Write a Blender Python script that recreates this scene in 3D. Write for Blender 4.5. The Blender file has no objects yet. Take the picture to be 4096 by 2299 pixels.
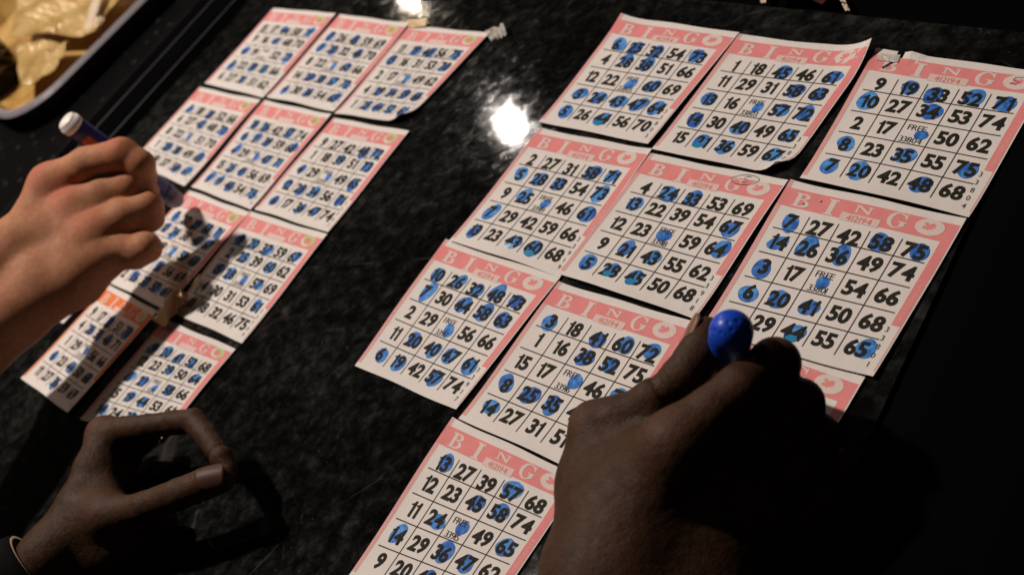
import bpy, bmesh, math, random
import numpy as np
from mathutils import Vector, Matrix

C = bpy.context.scene.collection
random.seed(7)
PI = math.pi

# ------------------------------------------------------------------ camera
FPX, CX, CY, CAMH = 4638.4655, 2048.0, 1149.5, 0.3231126      # focal length in photo pixels, camera height (m)
PITCH, ROLL = 0.70100091, -0.67112746
FWD = np.array([0, math.cos(PITCH), -math.sin(PITCH)])
_u = np.cross(np.array([1., 0, 0]), FWD)
RIGHT = math.cos(ROLL) * np.array([1., 0, 0]) + math.sin(ROLL) * _u
UP = -math.sin(ROLL) * np.array([1., 0, 0]) + math.cos(ROLL) * _u
CAM = np.array([0, 0, CAMH])

cam = bpy.data.cameras.new('camera')
camo = bpy.data.objects.new('camera', cam)
C.objects.link(camo)
m = Matrix.Identity(4)
for i in range(3):
    m[i][0], m[i][1], m[i][2], m[i][3] = RIGHT[i], UP[i], -FWD[i], CAM[i]
camo.matrix_world = m
cam.sensor_width = 36
cam.lens = 36 * FPX / 4096
cam.clip_start, cam.clip_end = 0.01, 20
cam.dof.use_dof = True
cam.dof.focus_distance = 0.432
cam.dof.aperture_fstop = 11.5
cam.dof.aperture_blades = 7
bpy.context.scene.camera = camo

# ------------------------------------------------------------------ light (an indoor evening scene lit by ceiling lamps plus an added fill)
sc = bpy.context.scene
w = bpy.data.worlds.new('World')
sc.world = w
w.use_nodes = True
w.node_tree.nodes['Background'].inputs[0].default_value = (1.0, 0.8, 0.65, 1)
w.node_tree.nodes['Background'].inputs[1].default_value = 0.012
sc.view_settings.view_transform = 'Standard'
sc.view_settings.look = 'None'
sc.view_settings.exposure = 0
sc.view_settings.gamma = 1
sc.cycles.max_bounces = 6
sc.cycles.use_denoising = True


def lamp(name, pos, target, power, size, col):
    l = bpy.data.lights.new(name, 'AREA')
    l.shape = 'DISK'
    l.size = size
    l.energy = power
    l.color = col
    o = bpy.data.objects.new(name, l)
    C.objects.link(o)
    o.location = pos
    o.rotation_euler = (Vector(target) - Vector(pos)).to_track_quat('-Z', 'Y').to_euler()
    return o


lamp('ceiling_or_fill', (-0.31, 1.16, 1.31), (-0.02, 0.45, 0), 20.0, 0.075, (1.0, 0.87, 0.76))
lamp('ceiling_or_fill', (0.1785, 1.7218, 0.8332), (0.05, 0.5, 0), 1.6, 0.044, (1.0, 0.90, 0.82))
lamp('ceiling_or_fill', (0.1855, 2.0107, 0.6526), (0.05, 0.66, 0), 0.9, 0.028, (1.0, 0.82, 0.64))
lamp('ceiling_or_fill', (-0.5505, 1.9104, 0.5779), (-0.15, 0.55, 0), 1.0, 0.08, (1.0, 0.74, 0.5))  # added warm fill, no such lamp known; its reflection hides under the hand


def un(px, py, z=0.0):
    """a point of the place: the spot at height z (m) that lies on the photo pixel"""
    d = (px - CX) / FPX * RIGHT - (py - CY) / FPX * UP + FWD
    t = (z - CAMH) / d[2]
    return CAM + t * d


def depth(p):
    return float((np.asarray(p) - CAM) @ FWD)


# ------------------------------------------------------------------ object helpers
def tag(o, label=None, cat=None, group=None, kind=None):
    if label: o['label'] = label
    if cat: o['category'] = cat
    if group: o['group'] = group
    if kind: o['kind'] = kind
    return o


def empty(name, loc=(0, 0, 0)):
    o = bpy.data.objects.new(name, None)
    o.empty_display_size = 0.01
    C.objects.link(o)
    o.location = loc
    return o


def mesh(name, verts, faces, mats, parent=None, smooth=False, mids=None):
    me = bpy.data.meshes.new(name)
    me.from_pydata([tuple(map(float, v)) for v in verts], [], [tuple(int(i) for i in f) for f in faces])
    for mt in (mats if isinstance(mats, (list, tuple)) else [mats]):
        me.materials.append(mt)
    if mids is not None:
        me.polygons.foreach_set('material_index', np.array(mids, dtype=np.int32))
    if smooth:
        me.polygons.foreach_set('use_smooth', np.ones(len(me.polygons), dtype=bool))
    me.update()
    o = bpy.data.objects.new(name, me)
    C.objects.link(o)
    if parent is not None:
        o.parent = parent
        o.matrix_parent_inverse = Matrix.Translation(parent.matrix_world.translation).inverted() if False else Matrix.Identity(4)
    return o


# ------------------------------------------------------------------ materials
def mat(name, col, rough=0.5, spec=0.5, metal=0.0, **kw):
    mt = bpy.data.materials.new(name)
    mt.use_nodes = True
    b = mt.node_tree.nodes['Principled BSDF']
    b.inputs['Base Color'].default_value = (*col, 1)
    b.inputs['Roughness'].default_value = rough
    b.inputs['Specular IOR Level'].default_value = spec
    b.inputs['Metallic'].default_value = metal
    for k, v in kw.items():
        b.inputs[k.replace('_', ' ')].default_value = v
    return mt


def nodes(mt):
    nt = mt.node_tree
    return nt, nt.nodes, nt.links, nt.nodes['Principled BSDF']


def noise(nt, scale, detail=4, rough=0.55, dist=0.0, coord='Object', stretch=None):
    tc = nt.nodes.new('ShaderNodeTexCoord')
    n = nt.nodes.new('ShaderNodeTexNoise')
    n.inputs['Scale'].default_value = scale
    n.inputs['Detail'].default_value = detail
    n.inputs['Roughness'].default_value = rough
    n.inputs['Distortion'].default_value = dist
    if stretch:
        mp = nt.nodes.new('ShaderNodeMapping')
        mp.inputs['Scale'].default_value = stretch[0]
        mp.inputs['Rotation'].default_value = stretch[1]
        nt.links.new(tc.outputs[coord], mp.inputs[0])
        nt.links.new(mp.outputs[0], n.inputs['Vector'])
    else:
        nt.links.new(tc.outputs[coord], n.inputs['Vector'])
    return n.outputs['Fac']


def ramp(nt, fac, stops):
    r = nt.nodes.new('ShaderNodeValToRGB')
    e = r.color_ramp.elements
    while len(e) < len(stops):
        e.new(0.5)
    for el, (p, c) in zip(e, stops):
        el.position = p
        el.color = (*c, 1) if len(c) == 3 else c
    nt.links.new(fac, r.inputs[0])
    return r.outputs[0]


def g(v):
    return (v, v, v)


def bump(nt, height, strength, dist=0.001, prev=None):
    b = nt.nodes.new('ShaderNodeBump')
    b.inputs['Strength'].default_value = strength
    b.inputs['Distance'].default_value = dist
    nt.links.new(height, b.inputs['Height'])
    if prev is not None:
        nt.links.new(prev, b.inputs['Normal'])
    return b.outputs[0]


def mixc(nt, fac, a, b, mode='MIX'):
    n = nt.nodes.new('ShaderNodeMix')
    n.data_type = 'RGBA'
    n.blend_type = mode
    for sock, v in ((0, fac), (6, a), (7, b)):
        if isinstance(v, (int, float)):
            n.inputs[sock].default_value = v
        elif isinstance(v, tuple):
            n.inputs[sock].default_value = (*v, 1) if len(v) == 3 else v
        else:
            nt.links.new(v, n.inputs[sock])
    return n.outputs[2]


def paper_mat(name, col, rough=0.55, var=0.06):
    mt = mat(name, col, rough + .12, 0.13)
    nt, N, L, b = nodes(mt)
    f = noise(nt, 160, 4, 0.6)
    c = ramp(nt, f, [(0.3, tuple(x * (1 - var) for x in col)), (0.7, col)])
    L.new(c, b.inputs['Base Color'])
    L.new(bump(nt, noise(nt, 900, 3, 0.6), 0.12, 0.0004, bump(nt, noise(nt, 55, 2, 0.5), 0.25, 0.002)), b.inputs['Normal'])
    return mt


M = {}
M['paper'] = paper_mat('newsprint_paper', (0.81, 0.765, 0.74))
M['pink'] = paper_mat('pink_print', (0.85, 0.29, 0.295), 0.55, 0.10)
M['pale_pink'] = paper_mat('pale_pink_print', (0.80, 0.42, 0.41), 0.55, 0.06)
M['orange'] = paper_mat('orange_print', (0.86, 0.22, 0.07), 0.55, 0.10)
M['pale_orange'] = paper_mat('pale_orange_print', (0.84, 0.34, 0.22), 0.55, 0.06)
M['letter'] = paper_mat('unprinted_letter', (0.78, 0.66, 0.62))
M['box'] = paper_mat('pale_serial_box', (0.80, 0.60, 0.57))
M['rednum'] = mat('red_serial_ink', (0.70, 0.13, 0.10), 0.6, 0.3)
M['faint'] = mat('faint_border_print', (0.82, 0.50, 0.48), 0.6, 0.3)
M['green'] = mat('green_highlighter', (0.33, 0.66, 0.13), 0.5, 0.3)
M['leafred'] = mat('leaf_print', (0.68, 0.27, 0.17), 0.55, 0.3)
M['line'] = mat('grid_line_ink', (0.04, 0.036, 0.028), 0.7, 0.12)
M['pen'] = mat('ballpoint_ink', (0.03, 0.03, 0.05), 0.4, 0.4)
mt = mat('black_number_ink', (0.017, 0.016, 0.012), 0.7, 0.12)
nt, N, L, b = nodes(mt)
L.new(ramp(nt, noise(nt, 700, 3, 0.7), [(0.35, (0.010, 0.010, 0.009)), (0.75, (0.042, 0.038, 0.026))]), b.inputs['Base Color'])
M['ink'] = mt

# blue dauber ink: per-daub tone, streaky and darker in pools
mt = mat('blue_dauber_ink', (0.03, 0.13, 0.5), 0.6, 0.14)
nt, N, L, b = nodes(mt)
oi = N.new('ShaderNodeObjectInfo')
c1 = ramp(nt, noise(nt, 260, 4, 0.65, 0.6), [(0.30, (0.014, 0.085, 0.42)), (0.46, (0.040, 0.195, 0.66)), (0.66, (0.11, 0.35, 0.84))])
c2 = ramp(nt, oi.outputs['Random'], [(0.0, (0.60, 0.66, 0.78)), (1.0, (1.22, 1.22, 1.05))])
L.new(mixc(nt, 1.0, c1, c2, 'MULTIPLY'), b.inputs['Base Color'])
M['daub'] = mt
M['daub_glint'] = mat('wet_ink_glint', (0.03, 0.30, 0.55), 0.12, 0.8, Coat_Weight=0.8, Coat_Roughness=0.05)  # lamp glint on wet ink, painted as a lighter teal patch

# worn black stone table top
mt = mat('black_speckled_stone', (0.008, 0.008, 0.008), 0.15, 0.24)
nt, N, L, b = nodes(mt)
rotz = (0, 0, 0.4)
n1 = noise(nt, 125, 7, 0.62, 0.3, stretch=((1, 1.15, 1), (0, 0, 0.9)))
n2 = noise(nt, 300, 6, 0.66, 0.3)
n3 = noise(nt, 13, 3, 0.5)
mm = N.new('ShaderNodeMath'); mm.operation = 'MULTIPLY_ADD'
L.new(n2, mm.inputs[0]); mm.inputs[1].default_value = 0.45
L.new(n1, mm.inputs[2])
m2 = N.new('ShaderNodeMath'); m2.operation = 'MULTIPLY_ADD'
L.new(n3, m2.inputs[0]); m2.inputs[1].default_value = 0.55; L.new(mm.outputs[0], m2.inputs[2])
patch = m2.outputs[0]
pn = N.new('ShaderNodeMapRange')
pn.inputs['From Min'].default_value = 0.7; pn.inputs['From Max'].default_value = 1.5
L.new(patch, pn.inputs['Value'])
pn = pn.outputs[0]
stone = ramp(nt, pn, [(0.20, (0.0024, 0.0027, 0.0026)), (0.38, (0.0066, 0.0070, 0.0067)), (0.55, (0.0160, 0.0164, 0.0155)), (0.85, (0.044, 0.0445, 0.0420))])
specks = ramp(nt, noise(nt, 520, 2, 0.5), [(0.70, g(0)), (0.78, g(0.05))])
tc = N.new('ShaderNodeTexCoord'); vs_ = N.new('ShaderNodeTexVoronoi'); vs_.feature = 'DISTANCE_TO_EDGE'; vs_.inputs['Scale'].default_value = 11
L.new(tc.outputs['Object'], vs_.inputs['Vector'])
scr = ramp(nt, vs_.outputs['Distance'], [(0.0, g(0.035)), (0.0040, g(0))])
scm = ramp(nt, noise(nt, 37, 4, 0.6), [(0.52, g(0)), (0.64, g(1))])
scr = mixc(nt, 1.0, scr, scm, 'MULTIPLY')
L.new(mixc(nt, 1.0, mixc(nt, 1.0, stone, specks, 'ADD'), scr, 'ADD'), b.inputs['Base Color'])
L.new(ramp(nt, pn, [(0.20, g(0.04)), (0.42, g(0.065)), (0.60, g(0.115)), (0.85, g(0.19))]), b.inputs['Roughness'])
nb = bump(nt, noise(nt, 30, 2, 0.5), 0.01, 0.0006)
L.new(nb, b.inputs['Normal'])
M['stone'] = mt

mt = mat('black_vinyl', (0.0025, 0.0025, 0.003), 0.7, 0.0)
nt, N, L, b = nodes(mt)
L.new(bump(nt, noise(nt, 700, 3, 0.6), 0.3, 0.0004), b.inputs['Normal'])
M['vinyl'] = mt
mt = mat('black_dotted_cloth', (0.003, 0.003, 0.0035), 0.8, 0.03)
nt, N, L, b = nodes(mt)
tc = N.new('ShaderNodeTexCoord'); vo = N.new('ShaderNodeTexVoronoi'); vo.inputs['Scale'].default_value = 95
vo.inputs['Randomness'].default_value = 0.8
L.new(tc.outputs['Object'], vo.inputs['Vector'])
L.new(ramp(nt, vo.outputs['Distance'], [(0.14, (0.028, 0.029, 0.029)), (0.26, (0.0025, 0.0025, 0.003))]), b.inputs['Base Color'])
M['cloth'] = mt
M['floor'] = mat('dark_floor', (0.004, 0.004, 0.004), 0.8, 0.2)
mt = mat('black_knit_sleeve', (0.004, 0.004, 0.0045), 0.9, 0.1)
nt, N, L, b = nodes(mt)
L.new(bump(nt, noise(nt, 900, 2, 0.5), 0.5, 0.0006), b.inputs['Normal'])
M['sleeve'] = mt
M['cuff'] = mat('cream_band', (0.62, 0.45, 0.24), 0.45, 0.5)


def skin_mat(name, base, red, dark, rough, sss, wr=0.5):
    mt = mat(name, base, rough, 0.18)
    nt, N, L, b = nodes(mt)
    at = N.new('ShaderNodeAttribute'); at.attribute_name = 'blush'
    mot = ramp(nt, noise(nt, 70, 5, 0.6), [(0.3, dark), (0.65, base)])
    fr = ramp(nt, noise(nt, 420, 3, 0.6), [(0.35, g(0.86)), (0.65, g(1.06))])
    mot = mixc(nt, 1.0, mot, fr, 'MULTIPLY')
    L.new(mixc(nt, at.outputs['Fac'], mot, red), b.inputs['Base Color'])
    b.inputs['Subsurface Weight'].default_value = sss
    b.inputs['Subsurface Radius'].default_value = (1.0, 0.35, 0.2)
    b.inputs['Subsurface Scale'].default_value = 0.0025
    tc = N.new('ShaderNodeTexCoord')
    vo = N.new('ShaderNodeTexVoronoi'); vo.feature = 'DISTANCE_TO_EDGE'; vo.inputs['Scale'].default_value = 900
    L.new(tc.outputs['Object'], vo.inputs['Vector'])
    r = ramp(nt, vo.outputs['Distance'], [(0.0, g(0)), (0.12, g(1))])
    nb = bump(nt, r, 0.16 * wr, 0.0003)
    nb = bump(nt, noise(nt, 260, 5, 0.65), 0.35 * wr, 0.0010, nb)
    nb = bump(nt, noise(nt, 75, 3, 0.5), 0.12 * wr, 0.0025, nb)
    L.new(nb, b.inputs['Normal'])
    L.new(ramp(nt, noise(nt, 200, 3, 0.5), [(0.3, g(rough - 0.06)), (0.7, g(rough + 0.1))]), b.inputs['Roughness'])
    return mt


M['skin_light'] = skin_mat('light_skin', (0.53, 0.245, 0.130), (0.51, 0.135, 0.080), (0.43, 0.175, 0.088), 0.60, 0.25, 0.6)
M['skin_dark'] = skin_mat('dark_skin', (0.064, 0.029, 0.0140), (0.108, 0.046, 0.026), (0.042, 0.0180, 0.0085), 0.55, 0.05, 1.6)
M['nail'] = mat('dark_nail', (0.075, 0.030, 0.021), 0.48, 0.18)
M['nail_pale'] = mat('pale_nail', (0.20, 0.10, 0.062), 0.3, 0.5)

# ------------------------------------------------------------------ setting: floor, table with its rails
mesh('floor', [(-3, -2, -0.75), (3, -2, -0.75), (3, 5, -0.75), (-3, 5, -0.75)], [(0, 1, 2, 3)], M['floor'])
tag(bpy.data.objects['floor'], kind='structure')


def lerp(a, b, t):
    return np.asarray(a, float) + (np.asarray(b, float) - np.asarray(a, float)) * t


def sweep(name, path_a, path_b, profile, material, parent, smooth=True):
    """a straight moulding from a to b; the profile is (outward, up) pairs"""
    a, b = np.array(path_a, float), np.array(path_b, float)
    d = (b - a); d[2] = 0; d /= np.linalg.norm(d)
    out = np.array([-d[1], d[0], 0])
    n = len(profile)
    vs, fs = [], []
    for p in (a, b):
        for (o, z) in profile:
            vs.append(p + out * o + np.array([0, 0, z]))
    for i in range(n - 1):
        fs.append((i, i + 1, n + i + 1, n + i))
    fs.append(tuple(range(n))[::-1]); fs.append(tuple(range(n, 2 * n)))
    o = mesh(name, vs, fs, material, parent)
    return o


table = tag(empty('table', (0, 0, 0)), 'black speckled stone gaming table with black padded rail, covered in bingo cards', 'table')
LA, LB = un(700, 332), un(553, 495)
ld = (LB - LA) / np.linalg.norm(LB - LA)
left_far, left_near = LA - ld * 0.75, LA + ld * 0.85
FA, FB = un(3000, 20), un(4096, 130)
fd = (FB - FA) / np.linalg.norm(FB - FA)
RA, RB = un(3880, 880), un(3480, 1740)
rd = (RB - RA) / np.linalg.norm(RB - RA)


def isect(p, d, q, e):
    a = np.array([[d[0], -e[0]], [d[1], -e[1]]])
    t = np.linalg.solve(a, (q - p)[:2])
    return p + d * t[0]


cFL = isect(LA, ld, FA, fd)
cFR = isect(RA, rd, FA, fd)
cNR = RA + rd * 0.75
cNL = LA + ld * 0.95
top = [cFL, cFR, cNR, cNL]
vs = [(*p[:2], 0.0) for p in top] + [(*p[:2], -0.03) for p in top]
mesh('tabletop', vs, [(0, 3, 2, 1)[::-1], (4, 5, 6, 7)[::-1]] + [(i, (i + 1) % 4, 4 + (i + 1) % 4, 4 + i) for i in range(4)], M['stone'], table)
# left padded rail: a groove at the stone, then a rounded vinyl cushion, then a dotted cloth side
rail = [(0.002, -0.02), (0.002, -0.0005), (0.006, 0.003), (0.016, 0.0062), (0.034, 0.007), (0.050, 0.0062), (0.0605, 0.003), (0.064, -0.004), (0.064, -0.02)]
sweep('padded_rail', cNL, cFL, [(-o, z) if False else (o, z) for (o, z) in rail][::1], M['vinyl'], table) if np.cross((cFL - cNL)[:2], (un(300, 300) - cNL)[:2]) > 0 else \
    sweep('padded_rail', cFL, cNL, rail, M['vinyl'], table)
sweep('padded_rail', cFR, cNR, rail, M['vinyl'], table) if np.cross((cNR - cFR)[:2], (un(4096, 2200) - cFR)[:2]) > 0 else \
    sweep('padded_rail', cNR, cFR, rail, M['vinyl'], table)

M['rail_glint'] = mat('grey_rail_glint', (0.020, 0.020, 0.021), 0.5, 0.2)  # highlight lines along the rail edges, put in as thin grey tubes


def rail_glint(a, b, r):
    a, b = np.asarray(a, float), np.asarray(b, float)
    d = (b - a) / np.linalg.norm(b - a); x = np.cross(d, [0, 0, 1.0]); y = np.cross(x, d)
    vs, fs = [], []
    for p in (a, b):
        for i in range(8): vs.append(p + r * (math.cos(i * PI / 4) * x + math.sin(i * PI / 4) * y))
    for i in range(8): fs.append((i, (i + 1) % 8, 8 + (i + 1) % 8, 8 + i))
    return mesh('rail_glint', vs, fs, M['rail_glint'], table)


nl_ = np.array([-ld[1], ld[0], 0])
if nl_ @ (un(0, 0) - LA) < 0: nl_ = -nl_
for o_, z_ in ((.008, .0042), (.030, .0072), (.062, .0016)):
    rail_glint(cFL + nl_ * o_ + (0, 0, z_), cNL + nl_ * o_ + (0, 0, z_), .0009)
# a low black dotted cloth counter beyond the left rail that carries the tray
side = empty('side_counter', (0, 0, 0))
tag(side, 'black dotted cloth surface beyond the table rail, under the golden tray', 'counter')
nrm = np.array([-ld[1], ld[0], 0]);
if nrm @ (un(0, 0) - LA) < 0: nrm = -nrm
q0 = LA + nrm * 0.068 - ld * 0.9; q1 = LA + nrm * 0.068 + ld * 0.95
q2, q3 = q1 + nrm * 0.9, q0 + nrm * 0.9
vs = [(*p[:2], -0.012) for p in (q0, q1, q2, q3)] + [(*p[:2], -0.05) for p in (q0, q1, q2, q3)]
mesh('cloth_top', vs, [(0, 1, 2, 3), (7, 6, 5, 4)] + [(i, 4 + i, 4 + (i + 1) % 4, (i + 1) % 4) for i in range(4)], M['cloth'], side)

# ------------------------------------------------------------------ glyphs
GC = {}


def _curve_mesh(cu):
    o = bpy.data.objects.new('tmp', cu)
    C.objects.link(o)
    dg = bpy.context.evaluated_depsgraph_get()
    dg.update()
    me = bpy.data.meshes.new_from_object(o.evaluated_get(dg))
    bm = bmesh.new(); bm.from_mesh(me)
    bmesh.ops.remove_doubles(bm, verts=bm.verts, dist=1e-5)
    bmesh.ops.triangulate(bm, faces=bm.faces[:])
    v = np.array([(p.co.x, p.co.y) for p in bm.verts]).reshape(-1, 2)
    ext = max(np.ptp(v[:, 0]), np.ptp(v[:, 1])) if len(v) else 1
    for _ in range(2):
        es = [e for e in bm.edges if e.calc_length() > 0.34 * ext]
        if es:
            bmesh.ops.subdivide_edges(bm, edges=es, cuts=1)
            bmesh.ops.triangulate(bm, faces=bm.faces[:])
    for f in bm.faces:
        if f.normal.z < 0: f.normal_flip()
    bm.verts.ensure_lookup_table(); bm.verts.index_update()
    v = np.array([(p.co.x, p.co.y) for p in bm.verts]).reshape(-1, 2)
    f = [[p.index for p in t.verts] for t in bm.faces]
    bm.free()
    bpy.data.objects.remove(o); bpy.data.meshes.remove(me)
    return v, f


def glyph(ch, off=0.0):
    """one character of the built-in font as flat triangles, scaled to height 1"""
    key = (ch, off)
    if key not in GC:
        cu = bpy.data.curves.new('glyph', 'FONT')
        cu.body = ch; cu.size = 1; cu.offset = off; cu.resolution_u = 3
        v, f = _curve_mesh(cu)
        bpy.data.curves.remove(cu)
        v = v - v.min(0)
        GC[key] = (v, f)
    return GC[key]


def poly_glyph(name, loops):
    if name not in GC:
        cu = bpy.data.curves.new('glyph', 'CURVE')
        cu.dimensions = '2D'; cu.fill_mode = 'BOTH'
        for lp in loops:
            s = cu.splines.new('POLY')
            s.points.add(len(lp) - 1)
            for p, (x, y) in zip(s.points, lp):
                p.co = (x, y, 0, 1)
            s.use_cyclic_u = True
        v, f = _curve_mesh(cu)
        bpy.data.curves.remove(cu)
        GC[name] = (v, f)
    return GC[name]


def arc(cx, cy, rx, ry, a0, a1, n=10):
    return [(cx + rx * math.cos(math.radians(a0 + (a1 - a0) * i / n)), cy + ry * math.sin(math.radians(a0 + (a1 - a0) * i / n))) for i in range(n + 1)]


B_ = [[(0, 1), (.5, 1)] + arc(.5, .765, .37, .235, 90, -90)[1:] + arc(.54, .265, .44, .265, 90, -90)[0:] + [(0, 0), (0, .07), (.13, .09), (.13, .91), (0, .93)],
      [(.38, .91), (.47, .91)] + arc(.47, .755, .17, .155, 90, -90)[1:] + [(.38, .60)],
      [(.38, .51), (.50, .51)] + arc(.50, .30, .21, .21, 90, -90)[1:] + [(.38, .09)]]
I_ = [[(0, 1), (1, 1), (1, .93), (.76, .9), (.76, .1), (1, .07), (1, 0), (0, 0), (0, .07), (.24, .1), (.24, .9), (0, .93)]]
N_ = [[(0, 1), (.3, 1), (.78, .33), (.78, .91), (.66, .93), (.66, 1), (1, 1), (1, .93), (.89, .91), (.89, 0), (.78, 0), (.22, .78), (.22, .09), (.34, .07), (.34, 0), (0, 0), (0, .07), (.11, .09), (.11, .9), (0, .93)]]
G_ = [arc(.5, .5, .5, .5, 58, 318, 26) + [(.96, .18), (.96, .40), (1.03, .42), (1.03, .47), (.58, .47), (.58, .42), (.70, .40), (.70, .13)]
      + arc(.53, .5, .29, .43, 300, 62, 20) + [(.80, .80), (.90, .62), (.95, .62), (.95, .97), (.90, .97), (.86, .90)]]
LEAF = [(0.0, -.50), (.04, -.17), (.40, -.22), (.34, -.09), (.62, .14), (.50, .19), (.55, .40), (.34, .34), (.28, .44), (.12, .27), (.20, .66), (.09, .61), (0, .84),
        (-.09, .61), (-.20, .66), (-.12, .27), (-.28, .44), (-.34, .34), (-.55, .40), (-.50, .19), (-.62, .14), (-.34, -.09), (-.40, -.22), (-.04, -.17)]


def leaf(cx, cy, s, rot, sx=1.0):
    c, si = math.cos(rot), math.sin(rot)
    return [(cx + sx * s * (c * x - si * (y - .1)), cy + s * (si * x + c * (y - .1))) for x, y in LEAF]


# the O's counter is a leaf: jagged lobes to the left, a smooth round right side, a stem notch below
OLEAF = leaf(.50, .50, .46, .75, .95)
O_ = [arc(.5, .5, .5, .5, 0, 348, 40), OLEAF]
LETTERS = [('B', B_, (.082, .845, .105, .088)), ('I', I_, (.283, .838, .060, .100)), ('N', N_, (.440, .890, .105, .046)),
           ('G', G_, (.632, .850, .105, .098)), ('O', O_, (.782, .852, .150, .102))]


ONE = [[(0, .70), (0, .795), (.10, .80), (.19, .83), (.25, .88), (.29, .95), (.30, 1), (.53, 1), (.53, 0), (.25, 0), (.25, .70)]]


class Ink:
    """collects flat shapes in card coordinates (0..1), each on a print layer"""
    def __init__(s): s.v, s.f, s.m = [], [], []

    def add(s, v2, f, layer, mi):
        o = len(s.v)
        s.v += [(p[0], p[1], layer) for p in v2]
        s.f += [[o + i for i in t] for t in f]
        s.m += [mi] * len(f)

    def rect(s, x0, y0, x1, y1, layer, mi, step=.09):
        nx, ny = max(1, math.ceil((x1 - x0) / step)), max(1, math.ceil((y1 - y0) / step))
        v = [(x0 + (x1 - x0) * i / nx, y0 + (y1 - y0) * j / ny) for j in range(ny + 1) for i in range(nx + 1)]
        f = [[j * (nx + 1) + i, j * (nx + 1) + i + 1, (j + 1) * (nx + 1) + i + 1, (j + 1) * (nx + 1) + i] for j in range(ny) for i in range(nx)]
        s.add(v, f, layer, mi)

    def text(s, txt, cx, cy, hgt, wdig, layer, mi, off=0.0, gap=.06, rot=0.0, squeeze=1.0):
        """centred line of text: hgt = digit height, wdig = width of a full digit"""
        items = []
        x = 0
        for ch in txt:
            if ch == ' ':
                x += wdig * .5; continue
            v, f = glyph(ch, off)
            if ch == '1' and off > 0:                       # the heavy condensed figure one: a stem with a short flag
                v, f = poly_glyph('one', ONE)
                v = v * (GC_W, GC_H)
            k = hgt / GC_H
            kx = wdig / GC_W
            items.append((v * (kx, k) + (x, 0), f))
            x += v[:, 0].max() * kx + gap * wdig
        tw = x - gap * wdig
        c, si = math.cos(rot), math.sin(rot)
        for v, f in items:
            v = v - (tw / 2, hgt / 2)
            v = np.stack([c * v[:, 0] - si * v[:, 1], si * v[:, 0] + c * v[:, 1]], 1) + (cx, cy)
            s.add(v, f, layer, mi)

    def stroke(s, pts, wid, layer, mi):
        pts = np.array(pts, float)
        d = np.gradient(pts, axis=0)
        n = np.stack([-d[:, 1], d[:, 0]], 1); n /= np.linalg.norm(n, axis=1)[:, None] + 1e-9
        a, b2 = pts + n * wid / 2, pts - n * wid / 2
        k = len(pts)
        s.add(list(a) + list(b2), [[i, k + i, k + i + 1, i + 1] for i in range(k - 1)], layer, mi)

    def build(s, name, P, mats, parent):
        vs = [P(u, v, l) for (u, v, l) in s.v]
        return mesh(name, vs, s.f, mats, parent, mids=s.m)


_v, _ = glyph('8', 0.040)
GC_H, GC_W = _v[:, 1].max(), _v[:, 0].max()

COLX = [.030, .228, .404, .584, .761, .938]
CEN = [.140, .316, .494, .672, .848]
ROWY = [.745, .612, .452, .288, .130]
LINEY = [.690, .532, .372, .206]


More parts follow.
